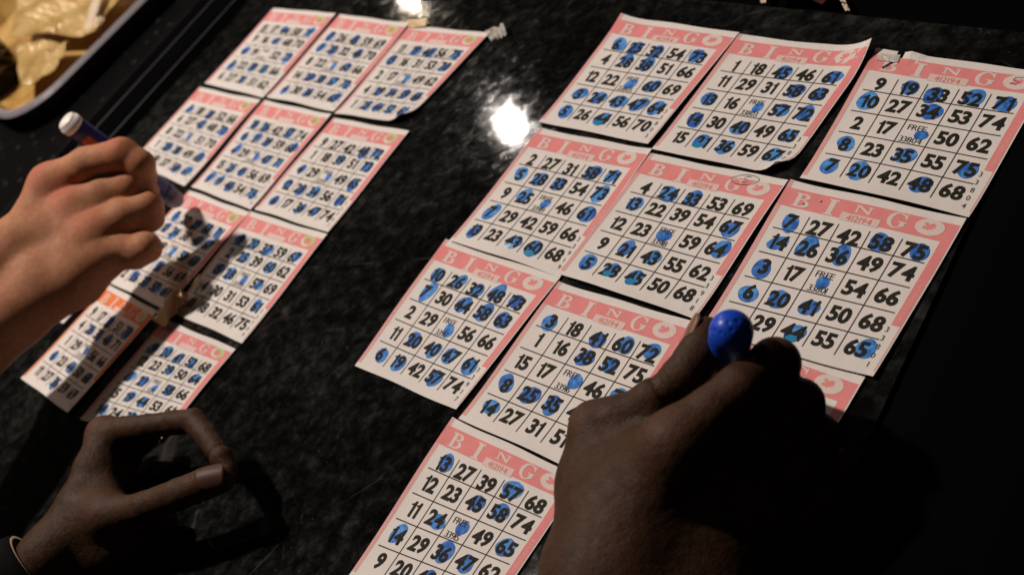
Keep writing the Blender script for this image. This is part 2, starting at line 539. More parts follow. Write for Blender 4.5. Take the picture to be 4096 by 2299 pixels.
def make_card(label, quad, nums, serial, seed, colour='pink', z0=.0004, lift=.0016, curls=(), notch=None, marks=(), green=False, group=None, small=True, sideflop=.0006):
    rng = random.Random(seed)
    TL, TR, BR, BL = [np.array([q[0], q[1], 0.0]) for q in quad]
    ph = [rng.uniform(0, 6.28) for _ in range(6)]
    ll = [rng.uniform(.5, 1.0) for _ in range(3)]
    ez = np.array([0, 0, 1.0])

    def P(u, v, layer=0):
        uu, vv = u, v
        zz = 0.0
        for (cu, cv, hh, rad, pull) in curls:
            dd = math.hypot(u - cu, v - cv)
            if dd < rad:
                t = (1 - dd / rad) ** 2
                zz += hh * t
                uu -= pull * t * (1 if cu > .5 else -1)
                vv -= pull * t * (1 if cv > .5 else -1)
        p = TL * (1 - uu) * vv + TR * uu * vv + BR * uu * (1 - vv) + BL * (1 - uu) * (1 - vv)
        prof = .45 + .55 * math.sin(PI * min(1, max(0, u))) * (ll[0] + .35 * math.sin(3.1 * u + ph[0]))
        z = z0 + lift * math.exp(-max(v, 0) / .11) * prof
        z += sideflop * (math.exp(-max(u, 0) / .07) * (.5 + .5 * math.sin(4 * v + ph[1])) + math.exp(-max(1 - u, 0) / .07) * (.5 + .5 * math.sin(4 * v + ph[2])))
        z += .00022 * (1 + math.sin(5 * u + 2 * v + ph[3])) + .00016 * (1 + math.sin(7 * v - 3 * u + ph[4]))
        return p + ez * (z + zz + layer * 6e-5)

    root = empty('bingo_card', tuple((TL + TR + BR + BL) / 4))
    off = np.array(root.location)
    Q = lambda u, v, l=0: P(u, v, l) - off
    tag(root, label, 'bingo card', group or 'bingo cards laid out on the black table')
    # paper sheet with a little thickness and slightly uneven cut edges
    n = 22
    us = [i / n for i in range(n + 1)]
    vs, fs = [], []
    for j in range(n + 1):
        for i in range(n + 1):
            u, v = us[i], us[j]
            if j == 0: v += .003 * math.sin(9 * u + ph[5])
            if j == n: v += .003 * math.sin(11 * u + ph[4])
            vs.append(Q(u, v))
    k = len(vs)
    vs += [p - ez * .00012 for p in vs]
    keep = [[True] * n for _ in range(n)]
    if notch:
        for j in range(n):
            for i in range(n):
                if notch[0] <= (i + .5) / n <= notch[1] and (j + .5) / n > notch[2]: keep[j][i] = False
    W1 = n + 1
    for j in range(n):
        for i in range(n):
            if not keep[j][i]: continue
            a = j * W1 + i
            fs.append((a, a + 1, a + W1 + 1, a + W1))
            fs.append((k + a + W1, k + a + W1 + 1, k + a + 1, k + a))
            for (dj, di, e0, e1) in ((-1, 0, a, a + 1), (1, 0, a + W1 + 1, a + W1), (0, -1, a + W1, a), (0, 1, a + 1, a + W1 + 1)):
                jj, ii = j + dj, i + di
                if not (0 <= jj < n and 0 <= ii < n) or not keep[jj][ii]:
                    fs.append((e0, k + e0, k + e1, e1))
    mesh('paper', vs, fs, M['paper'], root, smooth=False)
    # coloured band and borders
    pk = Ink()
    pk.rect(0.0, .835, .992, .952, 1, 0, .06)
    pk.rect(0.0, .030, .030, .835, 1, 1, .06)
    pk.rect(.940, .302, .992, .835, 1, 0, .05)
    pk.rect(.0, .952, .026, .998, 1, 1, .06)
    pk.rect(.986, .03, .993, .302, 1, 1, .06)
    band = pk.build('printed_border', Q, [M['orange'], M['pale_orange']] if colour == 'orange' else [M['pink'], M['pale_pink']], root)
    le = Ink()
    mats = [M['letter'], M['box'], M['rednum'], M['faint'], M['green'], M['leafred'], M['pink'] if colour == 'pink' else M['orange']]
    for nm, lp, (x, y, ww, hh) in LETTERS:
        v, f = poly_glyph(nm, lp)
        le.add(v * (ww, hh) + (x, y), f, 2.2, 0)
    le.rect(.385, .826, .608, .876, 2.6, 1)
    if small:
        le.text('412194', .495, .851, .040, .030, 3.4, 2, -.004, .22)
    if green:
        a0 = rng.uniform(-70, -40); a1 = a0 + rng.uniform(190, 320)
        v, f = poly_glyph('ring%d' % seed, [arc(.5, .5, .47, .47, a0, a1, 20) + arc(.5, .5, .33, .33, a1, a0, 20)])
        le.add(v * (.135, .098) + (.790, .854), f, 3.0, 4)
        v, f = poly_glyph('inner', [arc(.48, .5, .30, .30, 0, 340, 20)])
        le.add(v * (.135, .098) + (.790, .854), f, 2.8, 5)
    lett = le.build('lettering', Q, mats, band)
    if small:
        for txt, tx, ty, th_, tw_ in (('PRINTED IN U.S.A.', .967, .45, .026, .014), ('AMERICAN GAMES', .014, .30, .020, .013)):
            sm = Ink(); sm.text(txt, tx, ty, th_, tw_, 2.2, 0, -.004, .3, rot=PI / 2)
            sm.build('border_print', Q, [M['faint']], band)
    # grid and numbers
    gr = Ink()
    for y in LINEY: gr.rect(.058, y - .0032, .926, y + .0032, 2, 1)
    for x in COLX[1:5]: gr.rect(x - .0026, .062, x + .0026, .800, 2.05, 1)
    daubs = []
    for r, row in enumerate(nums):
        for c, val in enumerate(row):
            s = str(val)
            hit = s.endswith('*')
            s = s.rstrip('*')
            cx, cy = CEN[c], ROWY[r]
            if r == 0 and c == 2: cy -= .008
            if s == 'F':
                gr.text('FREE', cx - .008, cy + .038, .044, .030, 3, 1, -.008, .12)
                gr.text(serial, cx - .008, cy - .050, .044, .030, 3, 1, -.008, .12)
            elif s:
                gr.text(s, cx, cy, .096, .062, 3, 0, .040, .10 if '1' in s else .035)
            if hit: daubs.append((cx, cy, s == 'F', s))
    for i, ch in enumerate(serial):
        gr.text(ch, .936 + .002 * i, .275 - .053 * i, .036, .023, 3, 1, -.006)
    gr.build('number_grid', Q, [M['ink'], M['line']], root)
    # daubs of ink, each its own shape
    for (cx, cy, free, s) in daubs:
        di = Ink()
        r0 = rng.uniform(.050, .063) if not free else rng.uniform(.036, .047)
        if seed >= 31: r0 *= .90
        asp = rng.uniform(.82, 1.12); rot = rng.uniform(0, 3.1)
        ox, oy = rng.gauss(0.006, .012), rng.gauss(0, .010)
        if s and len(s) == 1: ox -= .004
        if free: ox += .018; oy -= .004
        wob = [(rng.uniform(0, 6.28), rng.uniform(.0, .065) / (kk * .6)) for kk in (2, 3, 5, 7, 11)]
        tail = rng.uniform(0, 6.28); tl = rng.choice([0, 0, .08, .2])
        nn = 36
        ring = []
        for i in range(nn):
            a = 2 * PI * i / nn
            rr = r0 * (1 + sum(am * math.sin(kk * a + p0) for kk, (p0, am) in zip((2, 3, 5, 7, 11), wob)) + tl * max(0, math.cos(a - tail)) ** 6)
            x, y = rr * asp * math.cos(a), rr / asp * math.sin(a)
            c, si = math.cos(rot), math.sin(rot)
            ring.append((cx + ox + c * x - si * y, cy + oy + si * x + c * y))
        mid = [((x - cx - ox) * .55 + cx + ox, (y - cy - oy) * .55 + cy + oy) for x, y in ring]
        v = ring + mid + [(cx + ox, cy + oy)]
        f = [[i, (i + 1) % nn, nn + (i + 1) % nn, nn + i] for i in range(nn)] + [[nn + i, nn + (i + 1) % nn, 2 * nn] for i in range(nn)]
        di.add(v, f, 1.7, 0)
        if s in WET_GLINT.get(seed, ()):
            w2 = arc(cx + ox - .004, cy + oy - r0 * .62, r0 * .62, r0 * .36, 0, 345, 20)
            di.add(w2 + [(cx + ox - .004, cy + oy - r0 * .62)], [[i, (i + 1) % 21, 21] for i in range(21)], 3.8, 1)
        di.build('ink_daub', Q, [M['daub'], M['daub_glint']], root)
    if marks:
        mk = Ink()
        for pts, wid in marks: mk.stroke(pts, wid, 4.2, 0)
        mk.build('pen_mark', Q, [M['pen']], root)
    return root


WET_GLINT = {11: ('44',), 12: ('21',), 14: ('43', '60'), 15: ('28', '45'), 16: ('44',)}
WC = 0.072


def rigid(x, y, t):
    c, s = math.cos(t), math.sin(t); hw = WC / 2
    return [(x + c * a - s * b2, y + s * a + c * b2) for a, b2 in ((-hw, hw), (hw, hw), (hw, -hw), (-hw, -hw))]


def px4(*pts):
    return [tuple(un(*p)[:2]) for p in pts]


# pen scribbles
circ5 = ([(.74 + .085 * math.cos(a) * 1.0 - .02 * math.sin(a), .945 + .034 * math.sin(a) + .018 * math.cos(a)) for a in np.linspace(.3, 6.9, 40)], .0030)
s5 = ([(.765, .975), (.735, .968), (.725, .955), (.755, .945), (.752, .928), (.722, .926)], .0032)
s5b = ([(.875, .94), (.835, .935), (.83, .915), (.865, .905), (.85, .888), (.82, .89)], .0032)
tear = ([(.10, .86), (.125, .895), (.150, .93), (.158, .962)], .016)

CARDS = [
 # right-hand set, played with blue ink
 (11, 'pink bingo card with first row 6 25 32 54 73, by the lamp reflection', px4((2494, 71), (2959, 138), (2598, 587), (2160, 496)),
  [['6*', '25*', '32*', 54, '73*'], [4, '28*', '38*', 51, 66], [12, 22, 'F*', '60*', 69], ['3*', '24*', '43*', '47*', '64*'], ['5*', 26, '44*', 56, 70]], '33805',
  dict(z0=.0004, curls=[(0, 1, .002, .3, 0)])),
 (12, 'pink bingo card with first row 1 18 45 46 61, right corners curling up', px4((2963, 147), (3508, 205), (3130, 715), (2614, 611)),
  [[1, 18, '45*', 46, '61*'], [11, 29, 31, '58*', '63*'], ['13*', 16, 'F*', '57*', '72*'], ['14*', 30, '40*', 49, '65*'], [15, '21*', '36*', 59, '67*']], '33803',
  dict(z0=.0006, curls=[(1, 1, .0060, .30, .0), (1, 0, .0030, .20, .06)], lift=.0026)),
 (13, 'pink bingo card with torn top edge and first row 9 19 33 52 71', px4((3511, 208), (4214, 300), (3880, 881), (3205, 727)),
  [[9, '19*', '33*', '52*', '71*'], ['10*', 27, '34*', 53, 74], [2, 17, 'F*', 50, 62], ['8*', 23, '35*', 55, '75*'], ['7*', '20*', 42, '48*', 68]], '33804',
  dict(z0=.0008, notch=(.135, .20, .955), marks=[s5b, tear], lift=.0022, curls=[(.24, 1, .002, .10, 0)])),
 (14, 'pink bingo card with first row 2 27 31 58 71, beside the scribbled card', px4((2167, 521), (2613, 602), (2245, 1114), (1802, 970)),
  [[2, 27, 31, '58*', '71*'], ['5*', '28*', '33*', 54, '73*'], [9, '25*', 'F*', 46, '61*'], ['7*', 29, 42, 59, 66], ['13*', 23, '43*', '60*', 68]], '33919',
  dict(z0=.0003)),
 (15, 'pink bingo card with first row 4 24 33 53 69 and circled scribble', px4((2607, 619), (3159, 728), (2784, 1287), (2240, 1108)),
  [[4, '24*', '33*', 53, 69], ['13*', 22, 39, 54, '67*'], [12, 23, 'F*', 59, '64*'], [9, '21*', '43*', 55, 62], ['5*', '28*', '45*', 50, 68]], '33918',
  dict(z0=.0005, marks=[circ5, s5], lift=.0024)),
 (16, 'pink bingo card with first row 7 27 42 58 75, beyond the blue dome', px4((3165, 725), (3868, 883), (3498, 1519), (2806, 1330)),
  [['7*', 27, 42, '58*', '75*'], ['14*', '26*', '36*', 49, 74], ['3*', 17, 'F*', 54, 66], ['6*', '20*', '41*', 50, 68], ['', 29, '44*', 55, '65*']], '33801',
  dict(z0=.0004, marks=[([(.150, .866), (.158, .874)], .008), ([(.238, .902), (.246, .914)], .006)])),
 (17, 'pink bingo card with first row 10 26 32 48 73, foot on bare stone', px4((1787, 958), (2246, 1113), (1830, 1645), (1425, 1465)),
  [['10*', '26*', '32*', '48*', '73*'], ['7*', 30, '44*', '58*', '63*'], [2, 29, 'F*', 56, 66], [11, '20*', '40*', '47*', '61*'], ['6*', '19*', 42, '57*', 74]], '33917',
  dict(z0=.0002, lift=.0008)),
 (18, 'pink bingo card with first row 3 18 41 60 72, under the dark thumb', px4((2241, 1132), (2785, 1296), (2383, 1924), (1842, 1682)),
  [['3*', 18, '41*', '60*', '72*'], [1, 16, '38*', '52*', 75], [15, 17, 'F*', 46, '71*'], ['8*', '25*', '35*', 48, 66], ['14*', 27, 31, 51, 63]], '33916',
  dict(z0=.0004, lift=.0016)),
 (19, 'pink bingo card with first row 13 27 39 57 68, running off the photo', None,
  [['13*', 27, 39, '57*', 68], [12, 23, '45*', '58*', 74], [11, '24*', 'F*', 49, '65*'], ['14*', 29, '36*', '47*', 62], [9, 20, '40*', 52, 70]], '33915',
  dict(z0=.0002, lift=.0008)),
 (20, 'pink bingo card mostly under the dark hand, only its G and O showing', None,
  [[8, '21*', 37, 50, '69*'], [3, 19, '44*', 47, 61], [14, '30*', 'F*', 58, 70], [6, 24, 33, '51*', 64], [12, 28, '41*', 55, 72]], '33802',
  dict(z0=.0002, lift=.0008)),
 # left-hand set, out of focus
 (31, 'blurred pink bingo card at the far left corner of its set, beside the rail', px4((1095, 39), (1346, 56), (1058, 399), (825, 342)),
  [[15, 17, '44*', 58, '71*'], [9, 16, '41*', 48, 70], ['4*', 19, 'F', 52, '73*'], ['8*', 22, '38*', '55*', 66], [6, 27, '35*', 51, 62]], '33702', dict(z0=.0004)),
 (32, 'blurred pink bingo card in the far row, between two other far cards', px4((1364, 62), (1640, 98), (1341, 456), (1074, 397)),
  [['7*', 26, '45*', 59, 69], ['3*', '20*', 32, '46*', 70], [8, 22, 'F*', '60*', 66], [14, '23*', '38*', '57*', '72*'], ['4*', 30, '36*', 54, '65*']], '33703', dict(z0=.0005)),
 (33, 'blurred pink bingo card with taped far corner, first row 11 19 40 56 75', px4((1648, 106), (1964, 141), (1616, 506), (1346, 464)),
  [[11, '19*', '40*', 56, '75*'], ['15*', 16, 31, 53, '70*'], [2, 17, 'F*', 49, 62], [4, '29*', '34*', '59*', '66*'], [1, '25*', '44*', '52*', '61*']], '33704',
  dict(z0=.0006, curls=[(1, 0, .003, .22, .06)], lift=.0024)),
 (34, 'blurred pink bingo card just beyond the index finger of the lighter hand', px4((805, 354), (1047, 403), (744, 749), (522, 655)),
  [['5*', 18, '33*', 52, 66], [6, 27, '42*', 48, '72*'], [8, 22, 'F*', 51, 70], [1, '23*', '38*', 49, '65*'], [2, 19, 37, '58*', '61*']], '33705', dict(z0=.0003)),
 (35, 'blurred pink bingo card at the centre of its set, first row ending 42 57 74', px4((1064, 408), (1330, 461), (1006, 844), (771, 754)),
  [['10*', '26*', 42, '57*', 74], ['6*', '21*', '39*', 59, '68*'], ['4*', 29, 'F*', '47*', '71*'], [15, '25*', '41*', 56, 69], ['5*', '19*', '40*', 54, '75*']], '33706', dict(z0=.0004)),
 (36, 'blurred pink bingo card with first row 9 27 42 48 72, edging the bare stone', px4((1340, 476), (1642, 529), (1318, 938), (1025, 844)),
  [[9, 27, 42, '48*', '72*'], [1, 18, '39*', 51, '73*'], ['4*', 29, 'F*', 49, '65*'], ['12*', '28*', '34*', 56, '71*'], ['6*', 17, '36*', '47*', 74]], '33707', dict(z0=.0005)),
 (37, 'blurred pink bingo card touched by the dauber of the lighter hand, half in its shadow', px4((761, 764), (1003, 853), (660, 1240), (432, 1128)),
  [['7*', 22, '35*', '58*', '71*'], ['10*', '24*', 38, '46*', '67*'], [12, 19, 'F*', '59*', '68*'], [3, 17, '31*', 56, 69], [2, '26*', '37*', '57*', '61*']], '33708', dict(z0=.0003, lift=.001)),
 (38, 'blurred pink bingo card with last row 11 18 32 46 75, its left part shaded', px4((1007, 848), (1316, 944), (974, 1377), (692, 1253)),
  [['9*', '20*', '37*', 59, '67*'], [2, '25*', 39, '60*', 62], ['15*', '28*', 'F*', '57*', 69], [4, 30, 31, 53, '61*'], [11, 18, 32, 46, 75]], '33709', dict(z0=.0004, lift=.001)),
 (39, 'orange bingo card, the only orange one, half in the shadow of a hand', px4((440, 1140), (633, 1248), (281, 1657), (92, 1517)),
  [[9, 17, '33*', 51, '70*'], [4, '28*', '37*', '46*', 71], [1, 29, 'F*', 56, 66], ['6*', 23, '44*', 50, '68*'], [11, 27, '36*', 59, 69]], '33710', dict(colour='orange', z0=.0003, lift=.001)),
 (40, 'pink bingo card with its lower edge under the knuckle of the curled dark hand', None,
  [['9*', '20*', '41*', '52*', 68], [12, 23, '39*', 50, '64*'], ['8*', '21*', 'F*', '58*', 66], [15, '19*', '44*', 53, 61], ['14*', 24, '35*', 47, 72]], '33711', dict(z0=.0004, lift=.001)),
 (41, 'blurred pink bingo card hidden under the lighter hand, only its red edge showing', None,
  [[5, 16, '32*', 55, '74*'], ['13*', 25, 41, '60*', 63], [7, 30, 'F*', 49, 75], [10, '18*', 36, 52, 62], [3, 20, '40*', 46, 67]], '33712', dict(z0=.0002, lift=.0008)),
]


def shifted(quad, du, dv):
    """the place of the neighbouring card: du cards to the right, dv cards down"""
    TL, TR, BR, BL = [np.array(q) for q in quad]
    ex = ((TR - TL) + (BR - BL)) / 2; ey = ((BL - TL) + (BR - TR)) / 2
    return [tuple(q + ex * du + ey * dv) for q in (TL, TR, BR, BL)]


QD = {c[0]: c[2] for c in CARDS}
q2d = px4((1813, 1672), (2330, 1912), (1935, 2505), (1400, 2305))
QD[19] = q2d
q = shifted(QD[16], 0, 0)
tr = un(3464, 1513)[:2]
sh = np.array(tr) - np.array(q[1])
QD[20] = [tuple(np.array(p) + sh) for p in q]
q = [np.array(p) for p in QD[39]]
tl3, tr3 = un(665, 1280)[:2], un(948, 1398)[:2]
bl3 = un(328, 1680)[:2]
QD[40] = [tuple(tl3), tuple(tr3), tuple(np.array(tr3) + (np.array(bl3) - np.array(tl3)) * .85), tuple(bl3)]
# the hidden card left of the orange one
q = shifted(QD[39], -1.13, -.53)
QD[41] = q
for seed, lab, quad, nums, serial, kw in CARDS:
    make_card(lab, QD[seed], nums, serial, seed, green=seed >= 31, small=seed < 31, group='bingo cards laid out on the black table', **kw)


# ------------------------------------------------------------------ lathe along an axis
def lathe(name, A, B, prof, material, parent=None, n=40, arc_deg=None, cap=True, face=None):
    """prof = [(t along A>B, radius)...]"""
    A, B = np.asarray(A, float), np.asarray(B, float)
    d = (B - A); Ln = np.linalg.norm(d); d = d / Ln
    x = np.cross(d, [0.3, 0.2, 1.0]); x /= np.linalg.norm(x)
    if face is not None:
        x = np.asarray(face) - d * (np.asarray(face) @ d); x /= np.linalg.norm(x)
    y = np.cross(d, x)
    vs, fs = [], []
    full = arc_deg is None
    a0, a1 = (0, 2 * PI) if full else (math.radians(arc_deg[0]), math.radians(arc_deg[1]))
    k = n if full else n + 1
    for t, r in prof:
        for i in range(k):
            a = a0 + (a1 - a0) * i / n
            vs.append(A + d * (Ln * t) + r * (math.cos(a) * x + math.sin(a) * y))
    for j in range(len(prof) - 1):
        for i in range(n):
            i2 = (i + 1) % k
            fs.append((j * k + i, (j + 1) * k + i, (j + 1) * k + i2, j * k + i2))
    if full and cap:
        fs.append(tuple(range(k)))
        fs.append(tuple((len(prof) - 1) * k + i for i in range(k))[::-1])
    off = np.array(parent.location) if parent is not None else 0
    return mesh(name, [v - off for v in vs], fs, material, parent, smooth=False if not full else True)


def dome(t0, t1, r, n=10, k=1.0):
    return [(t0 + (t1 - t0) * math.sin(i / n * PI / 2) ** k, r * math.cos(i / n * PI / 2) + 1e-5) for i in range(n + 1)]


M['white_plastic'] = mat('white_plastic', (0.86, 0.83, 0.81), 0.35, 0.5)
M['lilac_tip'] = mat('lilac_stained_foam', (0.40, 0.33, 0.42), 0.6, 0.3)
M['purple_label'] = mat('violet_label', (0.050, 0.056, 0.23), 0.35, 0.5)
M['collar'] = mat('dark_violet_collar', (0.05, 0.045, 0.12), 0.4, 0.5)
M['orange_label'] = mat('orange_label', (0.62, 0.12, 0.035), 0.45, 0.4)
M['hole'] = mat('dark_hole', (0.02, 0.02, 0.025), 0.6, 0.3)
mt = mat('blue_foam_dome', (0.006, 0.045, 0.42), 0.36, 0.28, Subsurface_Weight=0.15, Subsurface_Scale=0.003, Coat_Weight=0.05, Coat_Roughness=0.2)
nt, N, L, b = nodes(mt)
tc = N.new('ShaderNodeTexCoord'); vo = N.new('ShaderNodeTexVoronoi'); vo.inputs['Scale'].default_value = 330
L.new(tc.outputs['Object'], vo.inputs['Vector'])
hh = ramp(nt, vo.outputs['Distance'], [(0.10, g(0)), (0.34, g(1))])
L.new(bump(nt, hh, 0.45, 0.0008), b.inputs['Normal'])
L.new(ramp(nt, vo.outputs['Distance'], [(0.1, (0.005, 0.045, 0.38)), (0.34, (0.010, 0.075, 0.62))]), b.inputs['Base Color'])
M['blue_dome'] = mt
mt = mat('printed_bottle_label', (0.1, 0.1, 0.1), 0.6, 0.15)
nt, N, L, b = nodes(mt)
L.new(ramp(nt, noise(nt, 190, 2, 0.5), [(0.36, (0.02, 0.02, 0.05)), (0.42, (0.10, 0.065, 0.025)), (0.52, (0.05, 0.045, 0.045)), (0.62, (0.20, 0.025, 0.03))]), b.inputs['Base Color'])
M['bottle_label'] = mt

# dauber held by the lighter hand
tipP, capP = un(727, 817, .007), un(289, 500, .083)
dl = empty('ink_dauber', tuple(tipP))
tag(dl, 'slim violet ink dauber with white end cap, gripped by the lighter-skinned hand', 'dauber')
RB_ = .0061
lathe('bottle', capP, tipP, [(.02, RB_ * .93), (.03, RB_), (.80, RB_), (.82, RB_ * .95)], M['purple_label'], dl)
lathe('label', capP, tipP, [(.11, RB_ * 1.012), (.24, RB_ * 1.012)], M['orange_label'], dl, 12, (-30, 24), face=-FWD - .45 * UP)
lathe('label', capP, tipP, [(.68, RB_ * 1.012), (.745, RB_ * 1.012)], M['orange_label'], dl, 12, (-40, 40), face=-FWD - .8 * UP)
cp = lathe('end_cap', capP, tipP, [(-.058, RB_ * .35), (-.060, RB_ * .80), (-.052, RB_ * .92), (-.030, RB_ * .95), (-.028, RB_ * 1.05), (.018, RB_ * 1.06), (.024, RB_ * .98)], M['white_plastic'], dl)
lathe('hole', capP, tipP, [(-.064, RB_ * .13), (-.050, RB_ * .13)], M['hole'], cp, 16).parent = cp
bpy.data.objects['hole'].location = (0, 0, 0)
lathe('collar', capP, tipP, [(.81, RB_ * .97), (.815, RB_ * 1.0), (.86, RB_ * .98), (.865, RB_ * .90), (.885, RB_ * .9), (.89, RB_ * .8)], M['collar'], dl)
lathe('tip', capP, tipP, [(.865, RB_ * .86)] + dome(.93, 1.0, RB_ * .86), M['lilac_tip'], dl)

# dauber held upright by the dark right hand
domeP, footP = un(2925, 1325, .062), un(2888, 1545, .004)
dr = empty('ink_dauber', tuple(footP))
tag(dr, 'ink dauber with a glossy blue dome end, gripped upright by the dark hand', 'dauber')
RD = 89 * depth(domeP) / FPX
ax = (domeP - footP) / np.linalg.norm(domeP - footP); LD = np.linalg.norm(domeP - footP)
lathe('bottle', footP, domeP, [(0.0, RD * .35), (.05, RD * .45), (.14, RD * .5), (.16, RD * .78), (.78, RD * .80), (.80, RD * .7)], M['bottle_label'], dr)
lathe('dome_cap', footP, domeP, [(.66, RD * .80), (.664, RD * .90), (.675, RD * .955), (.70, RD * .98), (.74, RD * .995), (.80, RD * 1.0), (.88, RD * 1.0), (.96, RD * 1.0)] + dome(1.0, 1.0 + RD * 1.02 / LD, RD * 1.0, 14), M['blue_dome'], dr)


# ------------------------------------------------------------------ hands: one continuous surface each, grown from a distance field
def smin(a, b2, k):
    hq = np.maximum(k - np.abs(a - b2), 0) / k
    return np.minimum(a, b2) - hq * hq * k * .25


def surface_nets(F, org, hv):
    nx, ny, nz = F.shape
    S = F < 0
    cs = [(0, 0, 0), (1, 0, 0), (0, 1, 0), (1, 1, 0), (0, 0, 1), (1, 0, 1), (0, 1, 1), (1, 1, 1)]
    sub = lambda A, c: A[c[0]:nx - 1 + c[0], c[1]:ny - 1 + c[1], c[2]:nz - 1 + c[2]]
    cnt = sum(sub(S, c).astype(np.int8) for c in cs)
    act = (cnt > 0) & (cnt < 8)
    ii = np.argwhere(act)
    idx = -np.ones(act.shape, np.int64)
    idx[tuple(ii.T)] = np.arange(len(ii))
    acc = np.zeros((len(ii), 3)); num = np.zeros(len(ii))
    vals = [F[ii[:, 0] + c[0], ii[:, 1] + c[1], ii[:, 2] + c[2]] for c in cs]
    for a in range(8):
        for b2 in range(a + 1, 8):
            if sum(abs(np.array(cs[a]) - np.array(cs[b2]))) != 1: continue
            fa, fb = vals[a], vals[b2]
            cr = (fa < 0) != (fb < 0)
            t = np.where(cr, fa / np.where(cr, fa - fb, 1), 0)
            p = np.array(cs[a]) + t[:, None] * (np.array(cs[b2]) - np.array(cs[a]))
            acc += np.where(cr[:, None], p, 0); num += cr
    V = org + (ii + acc / num[:, None]) * hv
    quads = []
    for ax_ in range(3):
        o1, o2 = [(1, 2), (2, 0), (0, 1)][ax_]
        sl0 = [slice(1, n_ - 1) for n_ in F.shape]; sl1 = list(sl0)
        sl0[ax_] = slice(0, F.shape[ax_] - 1); sl1[ax_] = slice(1, F.shape[ax_])
        a = S[tuple(sl0)]; b2 = S[tuple(sl1)]
        e = np.argwhere(a != b2)
        if not len(e): continue
        base = e + 1; base[:, ax_] -= 1
        flip = a[tuple(e.T)]
        c = []
        for (d1, d2) in ((0, 0), (-1, 0), (-1, -1), (0, -1)):
            q_ = base.copy(); q_[:, o1] += d1; q_[:, o2] += d2
            c.append(idx[tuple(q_.T)])
        c = np.stack(c, 1)
        c[~flip] = c[~flip][:, ::-1]
        quads.append(c)
    Q = np.concatenate(quads)
    return V, Q[(Q >= 0).all(1)]


def relax(V, Q, it=3):
    e = np.concatenate([Q[:, [0, 1]], Q[:, [1, 2]], Q[:, [2, 3]], Q[:, [3, 0]]])
    e = np.concatenate([e, e[:, ::-1]])
    deg = np.bincount(e[:, 0], minlength=len(V))[:, None]
    for k in range(it):
        for lam in (.5, -.52):
            s = np.zeros_like(V)
            np.add.at(s, e[:, 0], V[e[:, 1]])
            V = V + lam * (s / np.maximum(deg, 1) - V)
    return V


def grow(palm, fingers, kp, creases=(), vox=.0008, kj=.004, kw=.0075):
    allp = list(palm) + [p for f in fingers for p in f]
    lo = np.min([np.minimum(a - ra, b2 - rb) for a, ra, b2, rb in allp], 0) - .004
    hi = np.max([np.maximum(a + ra, b2 + rb) for a, ra, b2, rb in allp], 0) + .004
    n = np.ceil((hi - lo) / vox).astype(int) + 1

    def field(prims, k):
        F = np.full(n, .03)
        for a, ra, b2, rb in prims:
            pad = max(ra, rb) + .011
            i0 = np.maximum(((np.minimum(a, b2) - pad - lo) / vox).astype(int), 0)
            i1 = np.minimum(((np.maximum(a, b2) + pad - lo) / vox).astype(int) + 1, n)
            X = [lo[d] + np.arange(i0[d], i1[d]) * vox for d in range(3)]
            x, y, z = X[0][:, None, None], X[1][None, :, None], X[2][None, None, :]
            ba = b2 - a; L2 = max(ba @ ba, 1e-12)
            t = np.clip(((x - a[0]) * ba[0] + (y - a[1]) * ba[1] + (z - a[2]) * ba[2]) / L2, 0, 1)
            dd = np.sqrt((x - a[0] - t * ba[0]) ** 2 + (y - a[1] - t * ba[1]) ** 2 + (z - a[2] - t * ba[2]) ** 2) - (ra + (rb - ra) * t)
            sl = tuple(slice(i0[d], i1[d]) for d in range(3))
            F[sl] = smin(F[sl], dd, k)
        return F

    F = field(palm, kw)
    G = None
    for f in fingers:
        ff = field(f, kj)
        G = ff if G is None else smin(G, ff, .0010)
    F = smin(F, G, kp)
    for (c, nn_, dep, wid, rad) in creases:
        pad = rad * 2.2
        i0 = np.maximum(((c - pad - lo) / vox).astype(int), 0); i1 = np.minimum(((c + pad - lo) / vox).astype(int) + 1, n)
        if (i1 <= i0).any(): continue
        X = [lo[d] + np.arange(i0[d], i1[d]) * vox for d in range(3)]
        x, y, z = X[0][:, None, None] - c[0], X[1][None, :, None] - c[1], X[2][None, None, :] - c[2]
        s = x * nn_[0] + y * nn_[1] + z * nn_[2]
        r2 = x * x + y * y + z * z
        sl = tuple(slice(i0[d], i1[d]) for d in range(3))
        F[sl] += dep * np.exp(-(s / wid) ** 2) * np.exp(-r2 / rad ** 2)
    V, Q = surface_nets(F, lo, vox)
    return relax(V, Q, 3), Q


def hand_obj(name, V, Q, material, parent, blush):
    off = np.array(parent.location)
    o = mesh(name, V - off, Q, material, parent, smooth=True)
    val = np.zeros(len(V))
    for (c, rad, s) in blush:
        val = np.maximum(val, s * np.exp(-((V - c) ** 2).sum(1) / rad ** 2))
    at = o.data.attributes.new('blush', 'FLOAT', 'POINT')
    at.data.foreach_set('value', val.astype(np.float32))
    return o


def joint(frame):
    """frame = (scale, ox, oy) of the measured close-up; returns J(x, y, z, r)"""
    s, ox, oy = frame

    def J(x, y, z, r):
        p = un(x / s + ox, y / s + oy, z)
        return p, r / s * depth(p) / FPX
    return J


def chain(pts):
    return [(pts[i][0], pts[i][1], pts[i + 1][0], pts[i + 1][1]) for i in range(len(pts) - 1)]


def unit(v):
    v = np.asarray(v, float)
    return v / np.linalg.norm(v)


def rings(p, q, ts, dep, wid, rad):
    """skin creases across a joint"""
    d = unit(q - p)
    return [(p + (q - p) * t, d, dep, wid, rad) for t in ts]


